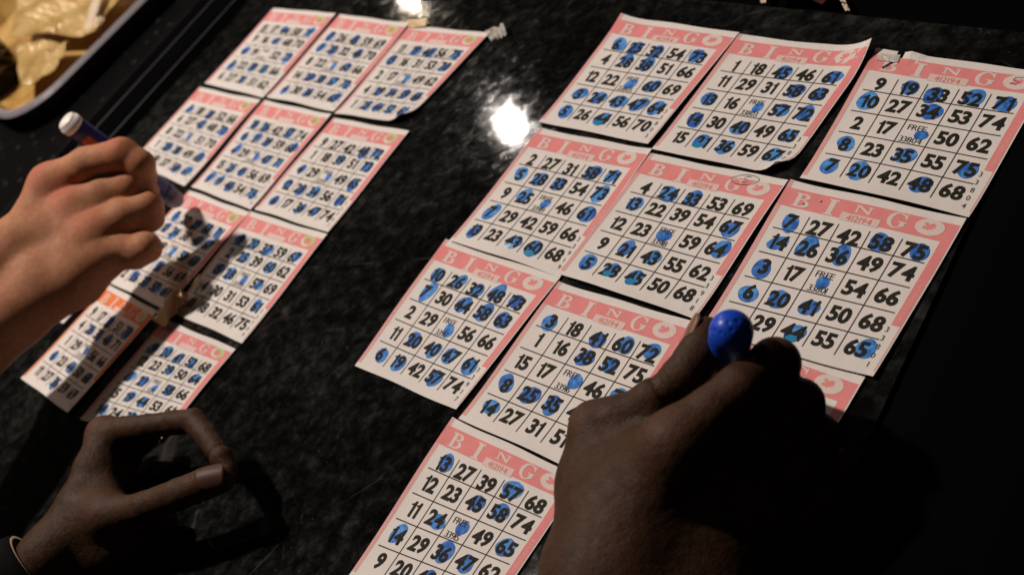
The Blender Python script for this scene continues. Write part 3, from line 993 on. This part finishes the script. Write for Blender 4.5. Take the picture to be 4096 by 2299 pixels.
def nail(parent, base, tip, normal, width, length_over, material, bow=55, lift=1.0, r=None, name='nail'):
    """a curved nail plate lying on the back of a fingertip"""
    d = unit(tip - base); nn_ = unit(normal - d * (normal @ d)); s = np.cross(d, nn_)
    vs, fs = [], []
    na, nl = 12, 12
    for j in range(nl + 1):
        t = j / nl
        wz = math.sin(PI * min(.5, max(0.02, t * 1.0 + .14))) if t < .36 else (1.0 if t < .62 else math.sqrt(max(0, 1 - ((t - .62) / .41) ** 2)))
        for i in range(na + 1):
            a = math.radians(bow) * (2 * i / na - 1) * wz
            droop = .0012 * t * t
            vs.append(base + (tip - base) * t + r * (math.cos(a) * nn_ + math.sin(a) * s) * lift - nn_ * droop)
    W1 = na + 1
    k = len(vs)
    ctr = base + (tip - base) * .5
    vs += [v - nn_ * .0006 for v in vs]
    for j in range(nl):
        for i in range(na):
            a = j * W1 + i
            fs.append((a, a + W1, a + W1 + 1, a + 1))
            fs.append((k + a + 1, k + a + W1 + 1, k + a + W1, k + a))
    edge = [i for i in range(W1)] + [j * W1 + na for j in range(1, nl + 1)] + [nl * W1 + i for i in range(na - 1, -1, -1)] + [j * W1 for j in range(nl - 1, 0, -1)]
    for i in range(len(edge)):
        a, b2 = edge[i], edge[(i + 1) % len(edge)]
        fs.append((a, b2, k + b2, k + a))
    off = np.array(parent.parent.location)
    return mesh(name, [v - off for v in vs], fs, material, parent, smooth=True)


# ---- lighter hand holding the violet dauber (measured in the close-up of 0,400..1000,1300)
J0 = joint((1.607, 0, 400))


def J(x, y, z, r):
    """the hand slopes: the index side is held higher than the little finger side"""
    X, Y = x / 1.607, y / 1.607 + 400
    return J0(x, y, max(.014, .5 * z + .0275 - .043 * (X - 450) / 1000 - .036 * (Y - 850) / 1000), r)


idx_ = [J(330, 545, .056, 122), J(560, 415, .064, 110), J(785, 350, .066, 104), J(900, 415, .060, 92), J(922, 490, .050, 80), J(925, 560, .041, 66)]
mid_ = [J(480, 695, .050, 116), J(670, 585, .052, 102), J(845, 540, .052, 94), J(912, 580, .046, 82), J(920, 650, .038, 70)]
rin_ = [J(610, 865, .045, 106), J(790, 745, .046, 94), J(955, 680, .043, 90), J(972, 760, .037, 78), J(880, 810, .033, 70)]
pin_ = [J(660, 1015, .039, 98), J(800, 970, .038, 88), J(940, 948, .036, 94), J(870, 1000, .035, 92)]
thu_ = [J(420, 760, .040, 130), J(680, 650, .038, 100), J(860, 610, .036, 84), J(960, 585, .034, 64)]
w1, w2 = J(120, 960, .049, 165), J(270, 1160, .041, 160)
f1, f2 = J(-330, 1330, .058, 215), J(-200, 1560, .048, 215)
f3, f4 = J(-900, 1900, .075, 250), J(-760, 2150, .060, 250)
palm = [(*w1, *idx_[0]), (*w1, *mid_[0]), (*w2, *rin_[0]), (*w2, *pin_[0]), (*w1, *w2), (*f1, *w1), (*f2, *w2), (*f1, *f2), (*f3, *f1), (*f4, *f2),
        (*J(300, 900, .044, 150), *thu_[0]), (*J(330, 1040, .040, 150), *J(560, 1000, .040, 120)), (*w1, *J(420, 860, .047, 130)), (*w2, *J(520, 980, .042, 120)),
        (*J(500, 1150, .037, 160), *J(90, 1410, .041, 175)), (*J(90, 1410, .041, 175), *J(-420, 1830, .055, 215)), (*J(500, 1150, .037, 160), *J(640, 1050, .038, 110)), (*J(520, 860, .043, 140), *J(820, 640, .042, 95)), (*J(560, 940, .041, 130), *J(850, 800, .038, 85))]
cre = []
for ch in (idx_, mid_, rin_):
    cre += rings(ch[1][0], ch[2][0], (.86, .97, 1.06), .0005, .0009, .006)
V, Q = grow(palm, [chain(idx_), chain(mid_), chain(rin_), chain(pin_), chain(thu_)], .0085, cre, .0008, .0028)
pers = empty('person', tuple(w1[0]))
tag(pers, "person's light-skinned bare hand gripping a violet dauber over the blurred cards", 'person')
hand_obj('hand', V, Q, M['skin_light'], pers, [(idx_[0][0] + (0, 0, .01), .010, .75), (idx_[2][0] + (0, 0, .008), .008, .55), (mid_[0][0] + (0, 0, .01), .010, .8), (mid_[2][0], .007, .35),
         (rin_[0][0] + (0, 0, .009), .009, .6), (rin_[2][0], .007, .4), (idx_[3][0], .006, .5)])

# ---- dark left hand curled on the table (close-up of 0,1550..1200,2299)
J = joint((1.931, 0, 1550))
ix = [J(808, 355, .0280, 118), J(960, 325, .0290, 104), J(1150, 300, .0290, 98), J(1350, 268, .0285, 94), J(1493, 256, .0280, 98), J(1600, 375, .0265, 90), J(1712, 538, .0245, 88), J(1768, 640, .0220, 74)]
th = [J(660, 1060, .0190, 170), J(850, 1000, .0235, 138), J(980, 957, .0250, 124), J(1120, 918, .0260, 120), J(1385, 820, .0265, 124), J(1590, 737, .0260, 122), J(1715, 712, .0250, 102)]
md = [J(910, 450, .0170, 105), J(1150, 378, .0175, 88), J(1090, 440, .0130, 80), J(980, 470, .0115, 72)]
rg = [J(900, 560, .0125, 105), J(1010, 510, .0120, 86), J(970, 590, .0110, 78), J(900, 620, .0110, 70)]
pk = [J(880, 700, .0110, 100), J(960, 690, .0110, 82), J(930, 760, .0105, 74), J(860, 780, .0105, 66)]
wr = J(405, 1290, .0230, 190)
wr2 = J(480, 1420, .0140, 150)
fa, fb = J(-70, 1720, .0250, 225), J(120, 1820, .0170, 225)
palm = [(*wr, *J(585, 940, .0265, 138)), (*J(585, 940, .0265, 138), *J(720, 620, .0275, 118)), (*J(720, 620, .0275, 118), *ix[0]), (*wr, *wr2), (*fa, *wr), (*fb, *wr2), (*fa, *fb), (*wr, *th[0]), (*wr2, *th[0]), (*th[0], *th[1]),
        (*wr2, *md[0]), (*wr2, *rg[0]), (*wr2, *pk[0]), (*J(560, 1000, .0210, 120), *md[0]), (*J(820, 460, .0260, 84), *J(840, 860, .0230, 80)), (*J(700, 700, .0200, 100), *J(880, 900, .0180, 95)),
        (*J(600, 1180, .0110, 150), *J(900, 1080, .0105, 130)), (*J(500, 1420, .0130, 220), *J(850, 1250, .0105, 200)), (*J(520, 1160, .0225, 175), *J(790, 1010, .0235, 140)), (*J(670, 850, .0245, 128), *J(840, 965, .0240, 126)), (*J(200, 1650, .0130, 220), *J(500, 1420, .0130, 220)), (*J(850, 1250, .0105, 200), *J(1230, 1060, .0105, 150))]
cre = rings(th[3][0], th[4][0], (.72, .84, .95, 1.06, 1.18), .00062, .00075, .0055)
cre += rings(ix[3][0], ix[4][0], (.8, .95, 1.1), .0004, .0008, .005)
cre += [(ix[6][0] + (ix[5][0] - ix[6][0]) * .15, unit(ix[6][0] - ix[5][0]), .0009, .0007, .006), (ix[4][0], unit(unit(ix[3][0] - ix[4][0]) - unit(ix[5][0] - ix[4][0])), .0004, .0008, .004)]
cre += rings(ix[0][0], ix[1][0], (-.5, -.2, .1, .5, .8), .00035, .0008, .007)
V, Q = grow(palm, [chain(ix), chain(th[1:]), chain(md), chain(rg), chain(pk)], .0065, cre, .0008, .0012)
pdk = empty('person', tuple(wr[0]))
tag(pdk, 'dark-skinned person with one hand curled on stone, the other gripping a blue-domed dauber', 'person')
hl = hand_obj('hand', V, Q, M['skin_dark'], pdk, [(ix[0][0] + (0, 0, .008), .008, .7), (th[1][0] + (0, 0, .008), .005, .6), (th[5][0], .006, .5), (ix[4][0], .005, .3)])
hl['label'] = 'left hand curled into a loop, thumb against index finger'
nb_, nt_ = J(1580, 738, .0267, 1)[0], J(1790, 686, .0252, 1)[0]
vdir = unit(CAM - nb_)
nn0 = unit(vdir * .9 + np.array([-.25, .35, .4]))
nail(hl, nb_, nt_, nn0, None, None, M['nail'], 46, 1.0, th[5][1] * 1.12)
# sleeve and the pale band that shows at its edge
sA, sB = J(300, 1400, .021, 1)[0], J(-200, 1800, .025, 1)[0]
lathe('sleeve', sA, sB, [(0.0, .0170), (.0, .0192), (.10, .0205), (.5, .0225), (1.0, .024)], M['sleeve'], pdk)
lathe('cuff', sA, sB, [(-.006, .0172), (-.006, .0184), (.03, .0186), (.03, .0172)], M['cuff'], pdk, cap=False)

# ---- dark right hand gripping the blue-domed dauber (close-up of 2100,1150..3500,2299)
J = joint((1.2586, 2100, 1150))
th = [J(400, 1010, .033, 170), J(350, 692, .044, 96), J(480, 645, .046, 86), J(640, 565, .048, 88), J(800, 440, .050, 98), J(892, 315, .051, 94), J(920, 225, .051, 80)]
ix = [J(765, 800, .052, 132), J(950, 620, .054, 116), J(1085, 510, .053, 112), J(1258, 378, .046, 112), J(1270, 400, .030, 96), J(1180, 440, .016, 80)]
md = [J(1000, 950, .036, 128), J(1240, 720, .037, 112), J(1380, 580, .036, 110), J(1380, 610, .024, 92), J(1260, 640, .014, 80)]
rg = [J(1190, 1110, .020, 120), J(1370, 880, .030, 104), J(1470, 740, .027, 98), J(1470, 770, .018, 82), J(1350, 790, .013, 74)]
pk = [J(1330, 1260, .018, 105), J(1480, 1030, .018, 90), J(1545, 900, .016, 86), J(1540, 930, .013, 72), J(1440, 950, .011, 64)]
wa, wb = J(470, 1480, .028, 300), J(860, 1600, .012, 290)
fa, fb = J(480, 2300, .024, 380), J(900, 2400, .012, 380)
palm = [(*wa, *th[0]), (*th[0], *th[1]), (*wa, *ix[0]), (*wb, *md[0]), (*wb, *rg[0]), (*wb, *pk[0]), (*wa, *wb), (*fa, *wa), (*fb, *wb), (*fa, *fb), (*th[0], *ix[0]),
        (*J(500, 1150, .034, 190), *J(640, 900, .036, 120)), (*J(900, 1250, .026, 200), *J(1100, 1050, .024, 150)), (*J(470, 790, .028, 110), *J(800, 600, .026, 110)), (*J(800, 600, .026, 110), *J(960, 480, .022, 80)),
        (*J(430, 770, .032, 115), *J(900, 520, .030, 105)), (*J(600, 1150, .034, 240), *J(950, 1200, .014, 220)), (*J(1000, 800, .034, 105), *J(1190, 640, .030, 95)), (*J(1190, 960, .026, 100), *J(1300, 760, .024, 90))]
cre = rings(th[3][0], th[4][0], (.35, .52, .70, .88, 1.05), .0013, .0010, .0065)
cre += rings(ix[0][0], ix[1][0], (-.35, -.1, .15), .0006, .0009, .007)
cre += rings(th[1][0], th[2][0], (-.3, 0, .3), .0004, .0008, .005)
V, Q = grow(palm, [chain(th[1:]), chain(ix), chain(md), chain(rg), chain(pk)], .0075, cre, .0008, .005, .014)
hr = hand_obj('hand', V, Q, M['skin_dark'], pdk, [(th[1][0] + (-.004, .003, .006), .006, .5), (ix[0][0] + (0, 0, .01), .007, .7), (ix[3][0], .006, .3)])
hr['label'] = 'right hand gripping the dauber'
nb_, nt_ = J(872, 330, .0515, 1)[0], J(925, 165, .0515, 1)[0]
nn0 = unit(unit(CAM - nb_) * .5 + unit(J(760, 240, .0515, 1)[0] - J(880, 300, .0515, 1)[0]) * .85)
nail(hr, nb_, nt_, nn0, None, None, M['nail_pale'], 52, 1.0, th[5][1] * 1.06)

# ------------------------------------------------------------------ tape
mt = mat('clear_tape', (0.86, 0.66, 0.40), 0.21, 1.0)  # warm lamp glow on clear tape, put into its gold colour and tint
mt.node_tree.nodes['Principled BSDF'].inputs['Specular Tint'].default_value = (1.0, 0.70, 0.38, 1)
mt.node_tree.nodes['Principled BSDF'].inputs['Transmission Weight'].default_value = 0.0
nt, N, L, b = nodes(mt)
b.inputs['Alpha'].default_value = 0.75
L.new(bump(nt, noise(nt, 260, 3, 0.6, 0.8), 0.2, 0.0008), b.inputs['Normal'])
M['tape'] = mt
mt = mt.copy(); mt.name = 'crumpled_clear_tape'
_b = mt.node_tree.nodes['Principled BSDF']
_b.inputs['Base Color'].default_value = (0.82, 0.79, 0.75, 1); _b.inputs['Specular Tint'].default_value = (1, 1, 1, 1)
mt.node_tree.nodes['Principled BSDF'].inputs['Alpha'].default_value = 0.55
M['tape2'] = mt


def tape(label, quad, z, crumple, seed, material='tape', facet=None):
    rng = random.Random(seed)
    P4 = [un(x, y, z) for x, y in quad]
    root = np.mean(P4, 0)
    n = 8 if facet is None else 30
    vs, fs = [], []
    for j in range(n + 1):
        for i in range(n + 1):
            u, v = i / n, j / n
            p = P4[0] * (1 - u) * (1 - v) + P4[1] * u * (1 - v) + P4[2] * u * v + P4[3] * (1 - u) * v
            dz = crumple * rng.uniform(0, 1)
            if facet is not None:                       # folded tape: creases added so each facet tilts to mirror a lamp
                t = (p - root)[:2] @ np.array(facet[0]) / facet[1] + .5
                dz += -facet[2] * (t - math.floor(t) - .5) * facet[1]
            vs.append(p + np.array([0, 0, dz]))
    k = len(vs)
    vs += [v - (0, 0, .00006) for v in vs]
    W1 = n + 1
    for j in range(n):
        for i in range(n):
            a = j * W1 + i
            fs += [(a, a + W1, a + W1 + 1, a + 1), (k + a, k + a + 1, k + a + W1 + 1, k + a + W1)]
    o = mesh('adhesive_tape', [v - root for v in vs], fs, M[material], None, smooth=False)
    o.location = tuple(root)
    tag(o, label, 'tape', 'bits of clear tape holding the cards')
    return o


tape('strip of clear tape glowing golden between the orange card and its neighbours', [(710, 1153), (758, 1181), (655, 1306), (606, 1277)], .0038, .00003, 1, facet=((.995, -.1), .0058, .43))
tape('tiny sliver of shiny tape in the gap just above the golden tape strip', [(796, 1096), (806, 1104), (776, 1148), (766, 1140)], .0028, .0004, 2)
tape('crumpled clear tape sticking out from the far corner of a blurred card', [(1940, 132), (2018, 100), (2031, 146), (1968, 170)], .0030, .0022, 3, 'tape2')
tape('dull tape strip on the far edge between two blurred cards', [(1622, 80), (1708, 80), (1700, 108), (1636, 112)], .0016, .0006, 4)
tape('pale scrap of tape at the torn top edge of a card', [(3520, 212), (3602, 221), (3590, 250), (3500, 240)], .0022, .0002, 5, 'tape2')

# ------------------------------------------------------------------ the blurred tray beyond the rail
M['tray_rim'] = mat('pale_lilac_rim', (0.26, 0.24, 0.28), 0.35, 0.5)
mt = mat('amber_tray', (0.30, 0.15, 0.045), 0.35, 0.5)
nt, N, L, b = nodes(mt)
L.new(ramp(nt, noise(nt, 28, 4, 0.6, 0.6), [(0.3, (0.24, 0.11, 0.025)), (0.5, (0.52, 0.31, 0.09)), (0.7, (0.66, 0.47, 0.18))]), b.inputs['Base Color'])
M['amber'] = mt
mt = mat('golden_wrapper', (0.48, 0.34, 0.16), 0.28, 0.6)
nt, N, L, b = nodes(mt)
L.new(ramp(nt, noise(nt, 40, 4, 0.6, 0.4), [(0.3, (0.30, 0.15, 0.04)), (0.52, (0.52, 0.35, 0.13)), (0.75, (0.62, 0.47, 0.23))]), b.inputs['Base Color'])
M['gold'] = mt
M['napkin'] = mat('cream_strip', (0.66, 0.53, 0.42), 0.6, 0.3)
M['smoke_glass'] = mat('dark_smoked_glass', (0.02, 0.017, 0.008), 0.08, 0.6)
ZT = -.012
HT = np.array([0, 0, .0185])
k0, k1, k2 = un(560, 0, ZT + .0185) - HT, un(146, 414, ZT + .0185) - HT, un(0, 100, ZT)
ed = unit(k1 - k0); en = np.array([-ed[1], ed[0], 0])
if en @ (k2 - k0) < 0: en = -en
corner = k1 + ed * .020                    # near right corner of the tray
TW = abs((un(64, 30, ZT) - k0) @ en)
TLn = .52


def rr(o0, hgt, inset):
    """rounded rectangle outline"""
    pts = []
    rad = .045 - inset * .6
    c_ = [(inset, inset), (TW - inset, inset), (TW - inset, TLn - inset), (inset, TLn - inset)]
    for ci, (a, b2) in enumerate(c_):
        sx, sy = (1 if ci in (0, 3) else -1), (1 if ci in (0, 1) else -1)
        ca, cb = a + sx * rad, b2 + sy * rad
        st = [180, 270, 0, 90][ci]
        for i in range(9):
            t = math.radians(st + i * 90 / 8)
            pts.append((ca + rad * math.cos(t), cb + rad * math.sin(t)))
    return [o0 + en * a - ed * b2 + np.array([0, 0, hgt]) for a, b2 in pts]


tr = empty('tray', tuple(corner))
tag(tr, 'blurred amber tray with a pale rim and rounded corner, beyond the table rail', 'tray')
toff = np.array(tr.location)
l0 = [rr(corner, .0005, .012), rr(corner, .0172, .004)]
nn = len(l0[0])
mesh('basin', [v - toff for v in l0[0] + l0[1]], [tuple(range(nn))] + [(i, (i + 1) % nn, nn + (i + 1) % nn, nn + i) for i in range(nn)], M['amber'], tr)
rm = [rr(corner, .0170, .0037), rr(corner, .0183, .003), rr(corner, .0185, .0), rr(corner, .016, -.003), rr(corner, .0005, .010)]
vs = [v - toff for l_ in rm for v in l_]
mesh('rim', vs, [(j * nn + i, j * nn + (i + 1) % nn, (j + 1) * nn + (i + 1) % nn, (j + 1) * nn + i) for j in range(4) for i in range(nn)], M['tray_rim'], tr)


def crumpled(name, label, cat, pts, z, amp, seed, material, n=16, thick=.0004):
    rng = random.Random(seed)
    P4 = [un(x, y, z) for x, y in pts]
    c0 = np.mean(P4, 0)
    ph = [(rng.uniform(2, 7), rng.uniform(2, 7), rng.uniform(0, 6)) for _ in range(5)]
    vs, fs = [], []
    for j in range(n + 1):
        for i in range(n + 1):
            u, v = i / n, j / n
            p = P4[0] * (1 - u) * (1 - v) + P4[1] * u * (1 - v) + P4[2] * u * v + P4[3] * (1 - u) * v
            hgt = sum(abs(math.sin(a * u + b2 * v + c)) for a, b2, c in ph) / 5 * amp + rng.uniform(0, amp * .04)
            vs.append(p + np.array([0, 0, hgt]) - c0)
    k = len(vs)
    vs += [v - (0, 0, thick) for v in vs]
    W1 = n + 1
    for j in range(n):
        for i in range(n):
            a = j * W1 + i
            fs += [(a, a + W1, a + W1 + 1, a + 1), (k + a, k + a + 1, k + a + W1 + 1, k + a + W1)]
    edge = [i for i in range(W1)] + [j * W1 + n for j in range(1, n + 1)] + [n * W1 + i for i in range(n - 1, -1, -1)] + [j * W1 for j in range(n - 1, 0, -1)]
    for i in range(len(edge)):
        a, b2 = edge[i], edge[(i + 1) % len(edge)]
        fs.append((a, b2, k + b2, k + a))
    o = mesh(name, vs, fs, material, None)
    o.location = tuple(c0)
    tag(o, label, cat)
    return o


crumpled('wrapper', 'crumpled golden wrapper lying in the blurred amber tray', 'wrapper', [(110, -60), (560, -70), (400, 150), (60, 175)], .002, .010, 3, M['gold'])
crumpled('wrapper', 'small creased wrapper with shiny folds at the front of the amber tray', 'wrapper', [(90, 190), (300, 180), (235, 300), (90, 380)], .0, .008, 8, M['gold'])
crumpled('paper_strip', 'cream paper strip leaning across the blurred amber tray', 'paper', [(388, -30), (420, -30), (372, 128), (342, 122)], .014, .003, 5, M['napkin'], 6)
gA = un(18, 330, ZT + .002); gB = gA + np.array([0, 0, .055])
gl = empty('glass', tuple(gA))
tag(gl, 'dark round glass at the left edge of the photo, standing in the amber tray', 'glass')
lathe('glass_body', gA, gB, [(0, .020), (.02, .023), (.6, .0245), (1.0, .026), (1.0, .0245), (.6, .023), (.12, .021), (.10, .001)], M['smoke_glass'], gl, cap=False)
sb = lathe('lemon_slice', gB + (0.004, -.006, .002), gB + (0.006, -.009, .005), [(0, .001), (0, .008), (1, .008), (1, .001)], M['napkin'], gl, 20)

# dim things past the far edge of the table
mt = mat('dark_red_foil', (0.16, 0.018, 0.014), 0.3, 0.5)
nt, N, L, b = nodes(mt)
L.new(ramp(nt, noise(nt, 70, 3, 0.6), [(0.36, (0.05, 0.03, 0.025)), (0.52, (0.15, 0.075, 0.065)), (0.62, (0.30, 0.025, 0.015))]), b.inputs['Base Color'])
M['red_packet'] = mt
fn = np.array([-fd[1], fd[0], 0])
if fn @ (un(3300, -200) - FA) < 0: fn = -fn
shelf = tag(empty('far_ledge', tuple(FA)), 'black ledge past the far table edge, under the red packet', 'ledge')
e0, e1 = FA + fn * .004 - fd * .45, FA + fn * .004 + fd * .45
e2, e3 = e1 + fn * .16, e0 + fn * .16
vs = [np.array([*p[:2], -.006]) - FA for p in (e0, e1, e2, e3)] + [np.array([*p[:2], -.03]) - FA for p in (e0, e1, e2, e3)]
mesh('ledge_top', vs, [(0, 1, 2, 3), (7, 6, 5, 4)] + [(i, 4 + i, 4 + (i + 1) % 4, (i + 1) % 4) for i in range(4)], M['vinyl'], shelf)
crumpled('packet', 'dim crumpled red packet past the far edge of the table', 'packet', [(3075, -60), (3300, -40), (3370, 42), (3085, 22)], -.004, .012, 12, M['red_packet'])
crumpled('paper_strip', 'dim pale strip left of the red packet past the table edge', 'paper', [(3050, -40), (3085, -36), (3066, 22), (3044, 18)], -.002, .002, 14, M['napkin'], 5)
crumpled('paper_strip', 'dim pale strip right of the red packet past the table edge', 'paper', [(3350, -20), (3372, -16), (3402, 50), (3384, 54)], -.002, .002, 15, M['napkin'], 5)
